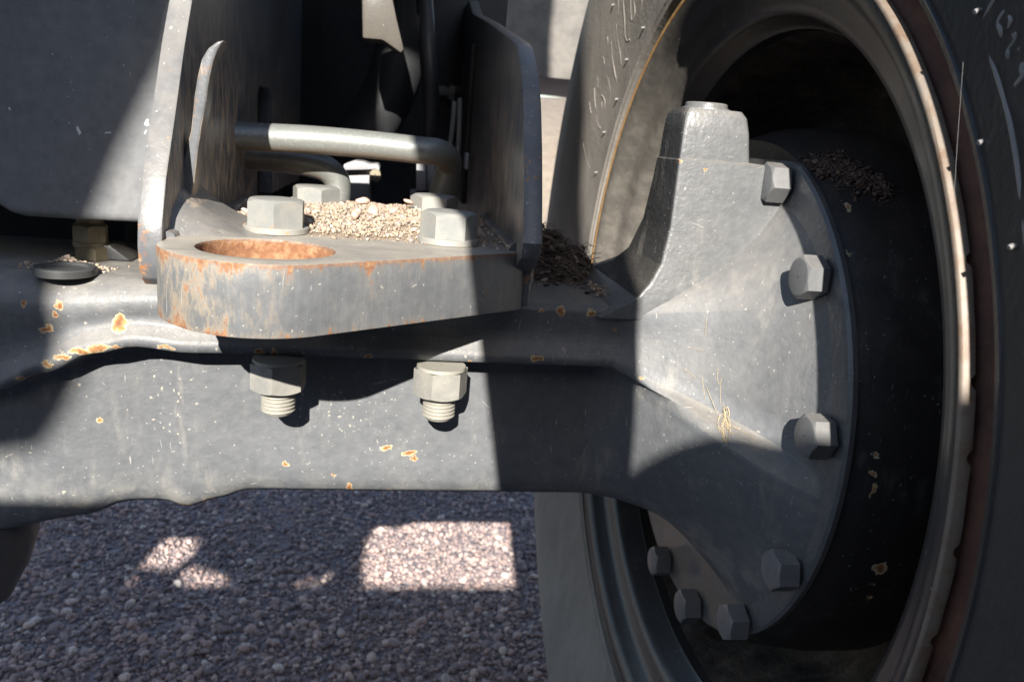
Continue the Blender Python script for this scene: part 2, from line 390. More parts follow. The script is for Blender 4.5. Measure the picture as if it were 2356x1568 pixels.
def bracket_masks(t, P, c, rg, h, k):
    x, y, z = t.sep(P)
    front = t.math('GREATER_THAN', t.math('MULTIPLY', t.sep(t.nor())[1], -1), .5)
    n = t.noise(75, 6, rough=.72)
    m = t.math('MULTIPLY', t.math('MULTIPLY', front, t.step(n, .60, .64)), t.math('ADD', .25, t.step(y, -.088, -.1)))
    low = t.math('MULTIPLY', t.step(z, .715, .69), t.step(t.noise(60, 5, rough=.7), .44, .5))
    m = t.math('MAXIMUM', m, t.math('MULTIPLY', low, t.math('MULTIPLY', t.step(x, -.366, -.3705), front)))
    c = t.mix(m, c, t.ramp(t.noise(250, 4), [(.3, (.24, .10, .04)), (.55, (.34, .17, .075)), (.75, (.46, .35, .22))]))
    # the big faces inside carry a streaky film of brown dirt that thickens towards the heap of grit
    inner = t.math('GREATER_THAN', t.math('ABSOLUTE', t.sep(t.nor())[0]), .6)
    stk = t.noise(1, 5, vec=t.vmath('MULTIPLY', P, (200, 200, 42)), rough=.7)
    dm = t.math('MULTIPLY', inner, t.math('MULTIPLY', t.step(stk, .42, .62), t.math('ADD', t.step(z, .87, .70), .12)))
    dm = t.math('MULTIPLY', dm, t.math('ADD', .55, t.math('MULTIPLY', t.step(y, -.10, .03), .45)))
    c = t.mix(t.math('MULTIPLY', dm, .95), c, (.50, .38, .26)); rg = t.math('ADD', rg, t.math('MULTIPLY', dm, .16), clamp=True)
    h = t.math('ADD', h, t.math('MULTIPLY', dm, stk))
    return c, rg, h
m_bracket = paint("bracket paint", base=(.045, .050, .060), dust=.26, top=.35, rough=.26, specks=.8, masks=bracket_masks, peel=.2)
t = NT("bore rust"); n = t.noise(190, 6, rough=.7)
c = t.ramp(n, [(.3, (.15, .065, .032)), (.48, (.25, .115, .055)), (.6, (.34, .19, .10)), (.75, (.42, .31, .2))]); t.bump(n, .6, .0015); m_bore = t.out(c, .9)
def zinc(name, base, dustf=.5, rust=.3):
    t = NT(name); n = t.noise(60, 5, rough=.65); f = t.noise(320, 4)
    c = t.mix(t.math('MULTIPLY', t.step(n, .3, .7), dustf), base, (.34, .32, .275))
    c = t.mix(t.math('MULTIPLY', t.step(f, .55, .7), .4), c, (.24, .24, .23))
    if rust:
        m = t.step(t.noise(95, 6, rough=.7), .70 - rust * .14, .73 - rust * .14)
        c = t.mix(m, c, t.ramp(f, [(.3, (.36, .15, .05)), (.6, (.52, .28, .12))]))
    t.bump(f, .25, .0008); return t.out(c, .6, .15)
m_zinc = zinc("zinc bolt", (.22, .225, .215), .6, .35)
m_zincw = zinc("zinc washer", (.27, .26, .235), .6, .75)
m_nut = zinc("dusty nut", (.21, .205, .19), .8, .02)
m_thread = zinc("bolt thread", (.30, .285, .24), .7, 0)
t = NT("galvanised pipe"); n = t.noise(45, 5, rough=.65); f = t.noise(420, 4)
c = t.mix(n, (.20, .21, .20), (.26, .26, .235)); c = t.mix(t.math('MULTIPLY', t.step(f, .5, .7), .5), c, (.34, .35, .32))
z = t.sep(t.nor())[2]; c = t.mix(t.math('MULTIPLY', t.step(z, -.4, -.95), .5), c, (.33, .2, .1))
t.bump(f, .2, .0008); m_pipe = t.out(c, .42, .35)
m_white = paint("pale grey paint", base=(.27, .27, .28), dust=.12, top=.2, rough=.5, specks=.4)
t = NT("black plastic cap"); m_cap = t.out(t.mix(t.noise(40, 4), (.02, .022, .025), (.09, .09, .085)), .45)
t = NT("brass fitting"); c = t.mix(t.noise(50, 5), (.12, .10, .06), (.2, .17, .12)); t.bump(t.noise(200, 3), .3, .001); m_brass = t.out(c, .6, .4)
# tyre rubber: black, with a streaky pale dust film, heavier on the far half to paint its lit side
def rubber(name, dustf):
    t = NT(name); P = t.pos(); x, y, z = t.sep(P)
    n = t.noise(12, 5, rough=.6); s = t.noise(1, 5, vec=t.vmath('MULTIPLY', P, (90, 60, 20)), rough=.7); f = t.noise(240, 3)
    ysel = t.step(y, -.1, .1)
    d = t.math('MULTIPLY', t.math('ADD', t.math('ADD', t.math('MULTIPLY', n, .6), t.math('MULTIPLY', s, .55)), t.math('MULTIPLY', f, .15)), t.math('ADD', .08, t.math('MULTIPLY', ysel, dustf)), clamp=True)
    c = t.mix(d, (.016, .016, .017), (.40, .365, .32))
    t.bump(t.math('ADD', s, f), .3, .0015); return t.out(c, t.math('ADD', .42, t.math('MULTIPLY', d, .5)))
m_rubber = rubber("dusty rubber", .74)
t = NT("raised rubber mark"); m_mark = t.out(t.mix(t.noise(60, 3), (.13, .13, .13), (.30, .29, .28)), .35)  # paler than the tyre: highlights on raised rubber painted in
def rim_masks(t, P, c, rg, h, k):
    x, y, z = t.sep(P)
    stk = t.noise(1, 5, vec=t.vmath('MULTIPLY', P, (30, 60, 60)), rough=.7)
    m = t.math('MULTIPLY', t.math('MULTIPLY', t.step(y, .05, .2), t.step(z, .50, .64)), t.math('ADD', .17, t.math('MULTIPLY', t.step(stk, .35, .7), .16)))  # dust film on the far upper half, also paints its sunlit tone
    return t.mix(m, c, (.42, .38, .32)), t.math('ADD', rg, t.math('MULTIPLY', m, .5), clamp=True), h
m_rim = paint("rim charcoal paint", base=(.014, .014, .015), dust=.05, top=.02, rough=.36, specks=.3, peel=.2, coat=.1, masks=rim_masks, dustc=(.42, .38, .33))
t = NT("worn rim lip"); n = t.noise(60, 5, rough=.7); c = t.ramp(n, [(.25, (.11, .055, .03)), (.4, (.165, .115, .08)), (.55, (.20, .165, .13)), (.8, (.13, .12, .115))]); t.bump(n, .3, .001); m_lip = t.out(c, .55, .1)
t = NT("rusty bead seat"); n = t.noise(50, 5, rough=.7); c = t.ramp(n, [(.3, (.07, .03, .02)), (.6, (.15, .065, .04)), (.8, (.24, .12, .07))]); t.bump(n, .5, .001); m_rustband = t.out(c, .8)
t = NT("yellow rust edge"); n = t.noise(90, 5, rough=.7); c = t.ramp(n, [(.3, (.30, .15, .05)), (.6, (.48, .28, .10)), (.8, (.55, .4, .2))]); m_yedge = t.out(c, .8)
t = NT("caked mud"); n = t.noise(40, 6, rough=.7); c = t.ramp(n, [(.3, (.03, .024, .02)), (.55, (.085, .065, .05)), (.75, (.17, .135, .105))]); t.bump(n, 1., .006); m_mud = t.out(c, .9)
m_arm = paint("dusty arm paint", base=(.04, .038, .035), dust=.13, top=.2, rough=.6, specks=.3, dustc=(.36, .29, .2))
t = NT("dusty steel"); n = t.noise(20, 6, rough=.7); c = t.ramp(n, [(.3, (.11, .105, .10)), (.6, (.19, .175, .155)), (.8, (.25, .225, .19))]); t.bump(n, .6, .004); m_dusty = t.out(c, .85)
t = NT("dry earth"); n = t.noise(9, 6, rough=.7); c = t.ramp(n, [(.3, (.15, .12, .095)), (.7, (.24, .20, .155))]); t.bump(n, 1., .02); m_earth = t.out(c, .95)
t = NT("litter base"); n = t.noise(120, 6, rough=.75); t.bump(n, 1., .004); m_litterbase = t.out(t.ramp(n, [(.3, (.03, .024, .02)), (.6, (.10, .08, .066))]), .95)
t = NT("leaf litter"); c = t.ramp(t.isl(), [(0, (.05, .04, .034)), (.5, (.12, .094, .08)), (.85, (.20, .155, .13)), (1, (.32, .27, .22))]); m_leaf = t.out(c, .9)

# ------------------------------------------------------------------ ground
g = mesh_py("ground", [(-150, -150, 0), (150, -150, 0), (150, 150, 0), (-150, 150, 0)], [(0, 1, 2, 3)])
tag(link("ground", g, m_ground), kind='structure')
for (y0_, y1_, n_, sub_) in ((.24, .66, 23000, 1), (.66, 1.25, 30000, 0)):
    cs = []; sz = []
    for k in range(n_):
        x_ = rng.uniform(-1.0, .2); y_ = rng.uniform(y0_, y1_)
        s_ = min(rng.lognormal(math.log(.0023), .52), .0092)
        cs.append((x_, y_, .0008 + s_ * .3)); sz.append(s_)
    tag(ground_chips("gravel", np.array(cs), sz, m_gravel, sub=sub_), kind='stuff')
cs = []; sz = []
for k in range(3500):
    r_ = rng.uniform(1.35, 4.5); cs.append((rng.uniform(-1.6, 1.4), r_, .002)); sz.append(rng.uniform(.006, .014))
tag(ground_chips("gravel", np.array(cs), sz, m_gravel, sub=0), kind='stuff')
# low bank of pale earth beyond the yard
bv = []; bf = []
for i in range(41):
    x_ = -12 + i * .6
    for j, (yy, zz) in enumerate(((6.0, -.02), (6.4, .45), (7.0, .95), (8.0, 1.15), (10.5, 1.2), (13, -.02))):
        bv.append((x_, yy + .25 * math.sin(i * 1.3 + j), zz * (1 + .12 * math.sin(i * .9 + j * 2)) if 0 < j < 5 else zz))
for i in range(40):
    for j in range(5): bf.append((i * 6 + j, (i + 1) * 6 + j, (i + 1) * 6 + j + 1, i * 6 + j + 1))
tag(link("earth_bank", mesh_py("earth_bank", bv, bf), m_earth, smooth=60), kind='structure')

# ------------------------------------------------------------------ front axle
ax = empty("front_axle", (-.2, 0, .5), "charcoal cast axle beam flaring into a bolted hub flange", "axle")
def interp(x, tab):
    if x <= tab[0][0]: return tab[0][1]
    for (a, va), (b, vb) in zip(tab, tab[1:]):
        if x <= b:
            k = (x - a) / (b - a); k = k * k * (3 - 2 * k); return va + (vb - va) * k
    return tab[-1][1]
ZL = [(-1.1, .585), (-.52, .588), (-.479, .592), (-.45, .605), (-.42, .619), (-.395, .6245), (-.362, .6215), (-.2, .6225), (-.06, .6235)]
ZB = [(-1.1, .478), (-.50, .480), (-.443, .4905), (-.413, .4995), (-.392, .4985), (-.375, .4930), (-.353, .4995), (-.333, .5055), (-.28, .5075), (-.06, .508)]
YF = [(-1.1, -.075), (-.46, -.058), (-.38, -.046), (-.32, -.042), (-.29, -.045), (-.06, -.043)]
def beam_section(x):
    zl, zb, yf = interp(x, ZL), interp(x, ZB), interp(x, YF)
    zt = .6665; yb = .075
    bulge = interp(x, [(-.46, 1), (-.37, .55), (-.335, 0)])
    S0 = [(yb - i * (yb + .048 - .012 * bulge) / 6, zt) for i in range(7)]
    yl = -.071 - .006 * bulge
    r = .006 + .018 * bulge
    S1 = [(yl + r * (1 - math.sin(a)) + .002, zt - r * (1 - math.cos(a))) for a in np.linspace(0.1, math.pi / 2, 6)]
    y0, z0 = S1[-1]
    S1 += [(y0 + (yl + .002 - y0) * k + .003 * math.sin(k * 3.14), z0 + (zl + .012 - z0) * k) for k in (.3, .6, .85)]
    S1 += [(yl - .001, zl + .009), (yl - .003, zl + .006)]
    S2 = [(yl - .002, zl + .001), (yl + .003, zl - .0005), ((yl + yf) / 2, zl + .001), (yf - .006, zl), (yf - .001, zl - .004)]
    S3 = [(yf + .0, zl - .008 + (zb + .014 - zl + .008) * k) for k in np.linspace(0, 1, 9)]
    S4 = [(yf + .003, zb + .005), (yf + .009, zb), (0, zb - .001), (.05, zb)]
    S5 = [(yb, zb + .02), (yb, (zt + zb) / 2), (yb, zt - .01)]
    return S0, S1, S2, S3, S4, S5
HC = (0.0, .594)
def bell_section():
    def arc(a, b, n, r): return [(HC[0] + r(th) * math.cos(math.radians(th)), HC[1] + r(th) * math.sin(math.radians(th))) for th in np.linspace(a, b, n)]
    def rad(th):
        return interp(th, [(40, .165), (105, .170), (140, .184), (200, .188), (228, .180), (250, .135), (275, .105), (330, .13), (410, .165)])
    return (arc(58, 112, 7, rad), arc(114, 180, 11, rad), arc(180.5, 186, 5, lambda th: rad(th) - .003), arc(188, 240, 9, rad), arc(246, 285, 4, rad), arc(300, 400, 3, rad))
secs = []
xs = list(np.linspace(-1.1, -.55, 6)) + list(np.linspace(-.52, -.30, 34)) + list(np.linspace(-.28, -.085, 8))
for x in xs:
    secs.append([(x, y, z) for s_ in beam_section(x) for (y, z) in s_])
B0 = [q for s_ in beam_section(-.075) for q in s_]; B1 = [q for s_ in bell_section() for q in s_]
X0, X1 = -.078, .030
for k in 1 - (1 - np.linspace(0, 1, 30)) ** 1.5:
    et = .50 * k + .50 * k ** 5; el = .72 * k + .28 * k ** 3
    row = []
    for i_, (a, b) in enumerate(zip(B0, B1)):
        bl = min(1, max(0, (i_ - 22) / 10)); bl = bl * bl * (3 - 2 * bl); el = (1 - bl) * (1 - (1 - k) ** 1.25) + bl * (.50 * k + .50 * k ** 3)
        w_ = min(1, max(0, (i_ - 17) / 4))      # upper half flares late like a trumpet, the belly flares evenly
        ey = et + (el - et) * w_; ez = et + (el - et) * max(w_, .75 if i_ > 14 else .2)
        row.append((X0 + (X1 - X0) * k, a[0] + (b[0] - a[0]) * ey, a[1] + (b[1] - a[1]) * ez))
    secs.append(row)
nb = len(xs); ns_ = len(secs[0])
def loft(name, ss):
    v = [p for s_ in ss for p in s_]; f = []
    for i in range(len(ss) - 1):
        for j in range(ns_): f.append((i * ns_ + j, i * ns_ + (j + 1) % ns_, (i + 1) * ns_ + (j + 1) % ns_, (i + 1) * ns_ + j))
    f.append(tuple(range(ns_))); f.append(tuple((len(ss) - 1) * ns_ + j for j in range(ns_)))
    bm = bmesh.new(); me = mesh_py(name, v, f); bm.from_mesh(me); bpy.data.meshes.remove(me); return bm_mesh(bm, name)
link("axle_housing", loft("axle_housing", secs), m_axle, ax, smooth=70)
# flange disc
link("hub_flange", lathe("hub_flange", [(.02, .0285), (.10, .0285), (.1905, .0285), (.1950, .0298), (.1968, .0318), (.1968, .0350), (.19, .037), (.02, .037)], (0, HC[0], HC[1]), 0, 180, fn=lambda a, j, r, h: (min(r, .181 / math.sin(a)) if .9 < a < 2.3 else r, h)), m_flange, ax, smooth=30)
link("hub_drum", lathe("hub_drum", [(.02, .0365), (.1945, .0365), (.1985, .045), (.205, .062), (.208, .085), (.208, .115), (.200, .124), (.172, .128), (.168, .165), (.02, .17)], (0, HC[0], HC[1]), 0, 96), m_drum, ax, smooth=30)
# flange bolts: angle measured round the flange
for (px, py, rot, rusty) in ((1785, 420, .3, 0), (1866, 638, .05, 0), (1881, 1003, .5, 0), (1800, 1310, .25, 1), (1690, 1430, .1, 0), (1585, 1393, .4, 0), (1520, 1290, .2, 0)):
    p = on(0, .0205, px, py)
    d = Vector((-1, 0, 0))
    bo = link("flange_bolt", hexhead("flange_bolt", .0238, .0140, (.0258, p[1], p[2]), d, rot), m_boltrust if rusty else m_bolt, ax, smooth=30)
    if rusty: bo['label'] = "flange bolt with orange rust across its head"
# kingpin boss
def fpt(px, py, y): return on(1, y, px, py)
bm = bmesh.new()
def ringbox(zs):
    """stack of rectangles (z, x0, x1, y0, y1, corner)"""
    rings = []
    for (z, x0, x1, y0, y1, r) in zs:
        pts = []
        for (cx, cy, a) in ((x1 - r, y1 - r, 0), (x0 + r, y1 - r, 90), (x0 + r, y0 + r, 180), (x1 - r, y0 + r, 270)):
            for k in range(5): th = math.radians(a + k * 22.5); pts.append(bm.verts.new((cx + r * math.cos(th), cy + r * math.sin(th), z)))
        rings.append(pts)
    for a, b in zip(rings, rings[1:]):
        for k in range(20): bm.faces.new((a[k], a[(k + 1) % 20], b[(k + 1) % 20], b[k]))
    bm.faces.new(rings[0][::-1]); bm.faces.new(rings[-1])
ringbox([(.660, -.092, .030, -.075, .085, .003), (.668, -.080, .030, -.077, .075, .003), (.676, -.068, .030, -.078, .050, .003), (.686, -.060, .030, -.077, .024, .003), (.70, -.0535, .03, -.076, .004, .003), (.725, -.050, .03, -.0745, -.012, .003), (.757, -.0495, .028, -.073, -.022, .003),
         (.7695, -.0495, .026, -.0725, -.025, .003), (.7705, -.0485, .024, -.0715, -.025, .003), (.7715, -.0485, .002, -.0705, -.026, .003), (.79, -.0485, -.001, -.070, -.028, .003), (.800, -.048, -.003, -.0690, -.029, .005), (.8040, -.0455, -.006, -.0670, -.031, .006)])
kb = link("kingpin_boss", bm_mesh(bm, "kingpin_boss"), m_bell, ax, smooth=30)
kb.data.materials.append(m_bell_shade)
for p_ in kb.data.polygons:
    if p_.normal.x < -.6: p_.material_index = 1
link("pad_end", prism("pad_end", [(-.074, -.030), (-.071, -.060), (-.060, -.074), (-.022, -.086), (-.004, -.084), (0, 0), (-.074, 0)], 2, .652, .6672, .004, 3), m_bell, ax, smooth=40)
link("kingpin_cap", lathe("kingpin_cap", [(.0005, .8085), (.0135, .8085), (.0142, .8078), (.0145, .8055), (.0165, .8050), (.017, .803)], (-.0265, -.0490, 0), 2, 48), m_bell, ax, smooth=30)
# low boss under the beam at the left, filler cap on top
link("lower_boss", lathe("lower_boss", [(.0005, .395), (.02, .402), (.034, .43), (.041, .452), (.043, .470), (.043, .50)], (-.533, -.012, 0), 2, 40), m_flange, ax, smooth=40)
fc = on(2, .667, 151, 628)
link("filler_cap", lathe("filler_cap", [(.0005, .6705), (.012, .670), (.0135, .6715), (.0172, .6715), (.018, .6705), (.0182, .6665)], (fc[0], fc[1], 0), 2, 48), m_cap, ax, smooth=30)

# ------------------------------------------------------------------ chassis bracket clamped on the axle
br = empty("chassis_bracket", (-.26, -.05, .667), "grey welded chassis bracket with a rusty bored tow plate bolted on the axle", "bracket")
HB = (-.3016, -.1465)
out_poly = []
for a in np.linspace(172, 304, 30):
    r_ = .0515; out_poly.append((HB[0] + r_ * math.cos(math.radians(a)) * (1.08 if a < 190 else 1 + .08 * max(0, (225 - a) / 35)), HB[1] + r_ * math.sin(math.radians(a)) * .97))
out_poly += [(-.1545, -.0995), (-.150, -.094), (-.1495, .10), (-.359, .10), (-.359, -.120)]
hole = [(HB[0] + .0365 * math.cos(a), HB[1] + .0335 * math.sin(a)) for a in np.linspace(0, 2 * math.pi, 49)[:-1]]
bp = link("base_plate", prism("base_plate", out_poly, 2, .6672, .705, .0012, 2, holes=[hole]), m_plate, br, smooth=35)
link("bore_lining", lathe("bore_lining", [(1, .668), (1, .7035)], (HB[0], HB[1], 0), 2, 64, fn=lambda a, j, r, h: (.0330 if False else 1.0 * (((math.cos(a) / .0362) ** 2 + (math.sin(a) / .0332) ** 2) ** -.5), h)), m_bore, bp, smooth=40)
# side plates
LP = [(-.061, .836), (-.079, .81), (-.1035, .768), (-.122, .738), (-.1325, .713), (-.1345, .700), (-.1335, .690), (-.130, .681), (-.124, .6765)]
lpoly = [(-.03, .96), (-.045, .88)] + LP + [(-.105, .674), (-.06, .668), (.155, .668), (.158, .79), (.166, .80), (.225, .80), (.235, .79), (.24, .70), (.45, .70), (.45, .96)]
link("side_plate", prism("side_plate", lpoly, 0, -.3722, -.3592, .0012, 2), m_bracket, br, smooth=35)
rpoly = [(.47, .938), (.39, .911), (.20, .878), (-.002, .840), (-.018, .836), (-.040, .8235), (-.056, .814), (-.073, .797), (-.092, .77), (-.108, .742), (-.122, .714), (-.118, .704), (-.092, .690), (-.075, .667), (.45, .667), (.60, .80), (.60, .94)]
link("side_plate", prism("side_plate", rpoly, 0, -.1572, -.1452, .0015, 2), m_bracket, br, smooth=35)
# curved gusset inside the left plate
gl = [(456, 176), (449, 220), (441, 300), (430, 345), (416, 398), (398, 432), (376, 460)]
gr = [(438, 480), (449, 420), (457, 350), (466, 290), (475, 245), (484, 180), (493, 140), (504, 113), (517, 93)]
top_ = [(500, 97), (480, 112), (465, 138)]
gp = [(on(1, -.085, *q)[0], on(1, -.085, *q)[2]) for q in gl + gr + top_]
link("gusset", prism("gusset", gp, 1, -.087, -.072, .0018, 3), m_bracket, br, smooth=40)
# weld fillets along the joints
def weld(p0, p1, r, n=26):
    bm = bmesh.new()
    path = [Vector(p0).lerp(Vector(p1), k / n) + Vector((rng.normal(0, .0004), rng.normal(0, .0004), rng.normal(0, .0004))) for k in range(n + 1)]
    tube_bm(bm, path, lambda q: r * (1 + .07 * math.sin(q * n * 2.2)), 8)
    link("weld_bead", bm_mesh(bm, "weld_bead"), m_bracket, br, smooth=60)
weld((-.358, -.128, .7030), (-.358, .09, .7045), .0048); weld((-.3582, -.129, .7025), (-.3582, -.126, .678), .0036, 12); weld((-.1580, -.096, .7050), (-.1580, .09, .7050), .0042); weld((-.1475, -.094, .703), (-.1475, -.088, .67), .0042, 12)
gv = []; gf = []
for i in range(18):
    for j in range(14):
        qx = i / 17; qy = j / 13; x = -.3595 + .056 * qx; y = -.121 + .07 * qy + .012 * qx
        gv.append((x, y, .7050 + .024 * (1 - qx) ** 2.4 * min(1, qy / .35) ** .6))
for i in range(17):
    for j in range(13): gf.append((i * 14 + j, (i + 1) * 14 + j, (i + 1) * 14 + j + 1, i * 14 + j + 1))
link("gusset_foot", mesh_py("gusset_foot", gv, gf), m_bracket, br, smooth=180)
# clamp bolts: heads on top of the plate, nuts under the axle lip
for (px, py, y, rot, full) in ((636, 533, -.078, .06, 1), (1031, 556, -.078, .52, 1), (728, 455, .045, .3, 0), (998, 474, .045, .5, 0)):
    p = on(1, y, px, py); x = p[0]; zb = .7055
    bo = empty("clamp_bolt", (x, y, zb), None or "", ""); del bo['label']; del bo['category']; bo.parent = br; bo.location = Vector((x, y, zb)) - Vector(br['wbase'])
    link("bolt_head", hexhead("bolt_head", .0325, .0165, (x, y, zb + .0035), (0, 0, 1), rot), m_zinc, bo, smooth=30)
    link("washer", lathe("washer", [(.0005, zb + .0036), (.0192, zb + .0036), (.0200, zb + .0028), (.0202, zb), (.0195, zb - .0005)], (x, y, 0), 2, 48), m_zincw, bo, smooth=30)
    if full:
        n_ = on(1, -.076, 641 if px < 800 else 1014.5, 860); xx = n_[0]; zt_ = .6195
        link("nut", hexhead("nut", .0325, .0195, (xx, -.076, zt_), (0, 0, -1), .06 if px < 800 else .35, .011), m_nut, bo, smooth=30)
        prof = [(.0005, zt_ + .0022), (.0165, zt_ + .0022), (.0168, zt_), (.011, zt_ - .0005), (.0108, zt_ - .019)]
        z_ = zt_ - .0195
        for k in range(6):
            prof += [(.0110, z_ - .0003), (.0112, z_ - .0009), (.0098, z_ - .0019), (.0097, z_ - .0023)]; z_ -= .0026
        prof += [(.0095, z_), (.0085, z_ - .0012), (.0005, z_ - .0014)]
        link("bolt_thread", lathe("bolt_thread", prof, (xx, -.076, 0), 2, 40), m_thread, bo, smooth=25)
# heap of grit lying on the plate between the bolts
def heap_z(x, y):
    u = (x + .262) / .098; v_ = (y - .015) / .105
    return .7053 + .0085 * max(0, 1 - abs(u) ** 2.6) * max(0, 1 - abs(v_) ** 2.2) * (1 + .3 * math.sin(x * 90) * math.cos(y * 70))
hv = []; hf = []; NX, NY = 46, 46
for i in range(NX):
    for j in range(NY):
        x = -.358 + .2 * i / (NX - 1); y = -.095 + .19 * j / (NY - 1); hv.append((x, y, heap_z(x, y) - .0010))
for i in range(NX - 1):
    for j in range(NY - 1): hf.append((i * NY + j, (i + 1) * NY + j, (i + 1) * NY + j + 1, i * NY + j + 1))
t = NT("heap base"); m_heapbase = t.out(t.ramp(t.noise(300, 5, rough=.7), [(.35, (.16, .12, .085)), (.6, (.30, .235, .17))]), .95)
hp = link("grit_heap", mesh_py("grit_heap", hv, hf), m_heapbase, None, (-.26, 0, .7055), smooth=60); tag(hp, kind='stuff')
cs = []; sz = []
for k in range(19000):
    x = rng.uniform(-.356, -.163); y = rng.uniform(-.095, .10); h_ = heap_z(x, y)
    thin = h_ < .7066
    if thin and rng.random() > .12 and y < .05: continue
    s_ = min(rng.lognormal(math.log(.00052), .62), .0030); cs.append((x, y, h_ + s_ * .25)); sz.append(s_)
tag(ground_chips("loose_grit", np.array(cs), sz, m_heap, hp, sub=0), kind='stuff')
for (px, py, y, s_) in ((835, 462, .03, .0048), (858, 484, -.01, .0056), (818, 494, -.03, .0038), (940, 464, .03, .0038), (905, 484, -.01, .0033), (790, 470, .02, .0027)):
    p = on(1, y, px, py)
    o = ground_chips("pink_stone", np.array([(p[0], p[1], max(p[2], heap_z(p[0], p[1])))]), [s_ * 1.1], m_pink, None, (p[0], p[1], p[2] - s_), sub=1, flat=.55)
    tag(o, "pink stone lying on top of the grit heap", "stone", "pink stones on the grit heap")
STONE = ["pink stone sitting highest at the back of the grit heap", "largest pink stone in the middle of the grit heap", "flat pink stone right of the left bolt head on the grit", "pale pink stone at the back near the right bolts", "small pink stone between the largest one and the right bolt", "smallest pink stone beside the back left bolt on the grit"]
for o, l_ in zip([o for o in col.objects if o.name.startswith("pink_stone")], STONE): o['label'] = l_

# ------------------------------------------------------------------ wheel
CWH = (0, 0, .60)
wh = empty("tractor_wheel_assembly", (.15, 0, 0), "black tractor tyre on a charcoal rim with a worn pale lip", "wheel")
TP = [(.3345, .030), (.3335, .006), (.3355, .001), (.3385, .0), (.3395, .0012), (.3415, .0012), (.3430, -.0005), (.350, -.0010), (.365, -.0025), (.385, -.0060), (.41, -.0110), (.44, -.0168), (.47, -.0223), (.50, -.0250), (.525, -.0185), (.543, -.005), (.553, .009), (.560, .028), (.566, .08), (.568, .17), (.566, .27), (.555, .33), (.52, .36), (.45, .375), (.36, .35), (.335, .32)]
link("tyre", lathe("tyre", TP, CWH, 0, 200), m_rubber, wh, smooth=32)
tyre = wh.children[-1] if wh.children else None
tyre = [o for o in col.objects if o.name == "tyre"][0]
def rimfn(a, j, r, h): return r, h
RP = [(.3174, .0), (.3150, .0002), (.3085, .0022), (.3040, .007), (.2990, .0155), (.2930, .0195), (.2835, .0215), (.2775, .0245), (.2745, .0300), (.2738, .0345), (.2715, .0375), (.2705, .0440), (.2680, .0465), (.2672, .056)]
link("rim", lathe("rim", RP, CWH, 0, 200), m_rim, wh, smooth=40)
jit = rng.normal(0, 1, (200, 7))
def mudfn(a, j, r, h):
    i = int(round(a / (2 * math.pi) * 200)) % 200
    return (r + (.0022 * jit[i, j] if 0 < j < 6 else 0), h)
link("rim_barrel", lathe("rim_barrel", [(.2672, .0555), (.265, .075), (.263, .095), (.258, .125), (.252, .155), (.232, .183), (.17, .193), (.05, .195)][:7], CWH, 0, 200, fn=mudfn), m_mud, wh, smooth=70)
link("rim_disc", lathe("rim_disc", [(.172, .190), (.16, .192), (.05, .197), (.001, .197)], CWH, 0, 96), m_dark, wh, smooth=40)
notch = set()
for a in (-152, -159, -163, -171, -176.5, -184, -191, -197, -206): notch.add(round((a % 360) / 360 * 900))
def lipfn(a, j, r, h):
    k = round(a / (2 * math.pi) * 900)
    if j >= 3 and (k in notch or k + 1 in notch): h -= .0022
    if j >= 3: h += .00016 * math.sin(a * 31) + .00012 * math.sin(a * 77 + 1)
    return r, h
link("rim_lip", lathe("rim_lip", [(.3172, -.0001), (.3188, -.0004), (.3198, .0004), (.3203, .0056), (.3160, .0060)], CWH, 0, 900, fn=lipfn), m_lip, wh, smooth=50)
link("rim_edge", lathe("rim_edge", [(.3152, -.0002), (.3168, -.0012), (.3185, -.0010), (.3192, .0001)], CWH, 0, 200, a0=-.15, a1=1.75), m_yedge, wh, smooth=40)
link("bead_seat", lathe("bead_seat", [(.3155, .0061), (.3165, .0064), (.3205, .0105), (.3235, .0115), (.3270, .0135), (.328, .022), (.336, .028)], CWH, 0, 200), m_rustband, wh, smooth=40)
# tread lugs
def lug(i, n=22):
    v = []; f = []
    st = [(.014, 0, .556, .028), (.026, .01, .582, .026), (.06, .055, .590, .022), (.12, .12, .592, .021), (.175, .18, .592, .022)]
    a0 = 2 * math.pi * i / n
    for (x, da, rt, hw) in st:
        rb = .548 if x < .02 else .555
        for (r, w_) in ((rb, hw * 1.25), (rt, hw), (rt, -hw), (rb, -hw * 1.25)):
            a = a0 + da + w_ / .58; v.append((x, r * math.cos(a), .6 + r * math.sin(a)))
    for s_ in range(len(st) - 1):
        for q in range(3): f.append((s_ * 4 + q, s_ * 4 + q + 1, s_ * 4 + q + 5, s_ * 4 + q + 4))
    f.append((0, 1, 2, 3)); e = (len(st) - 1) * 4; f.append((e, e + 1, e + 2, e + 3))
    bm = bmesh.new(); me = mesh_py("l", v, f); bm.from_mesh(me); bpy.data.meshes.remove(me); bmesh.ops.recalc_face_normals(bm, faces=bm.faces)
    bmesh.ops.bevel(bm, geom=[e_ for e_ in bm.edges if len(e_.link_faces) == 2], offset=.004, segments=2, affect='EDGES', clamp_overlap=True)
    return bm_mesh(bm, "tread_lug")
for i in range(22): link("tread_lug", lug(i + .3), m_rubber, wh, smooth=40)
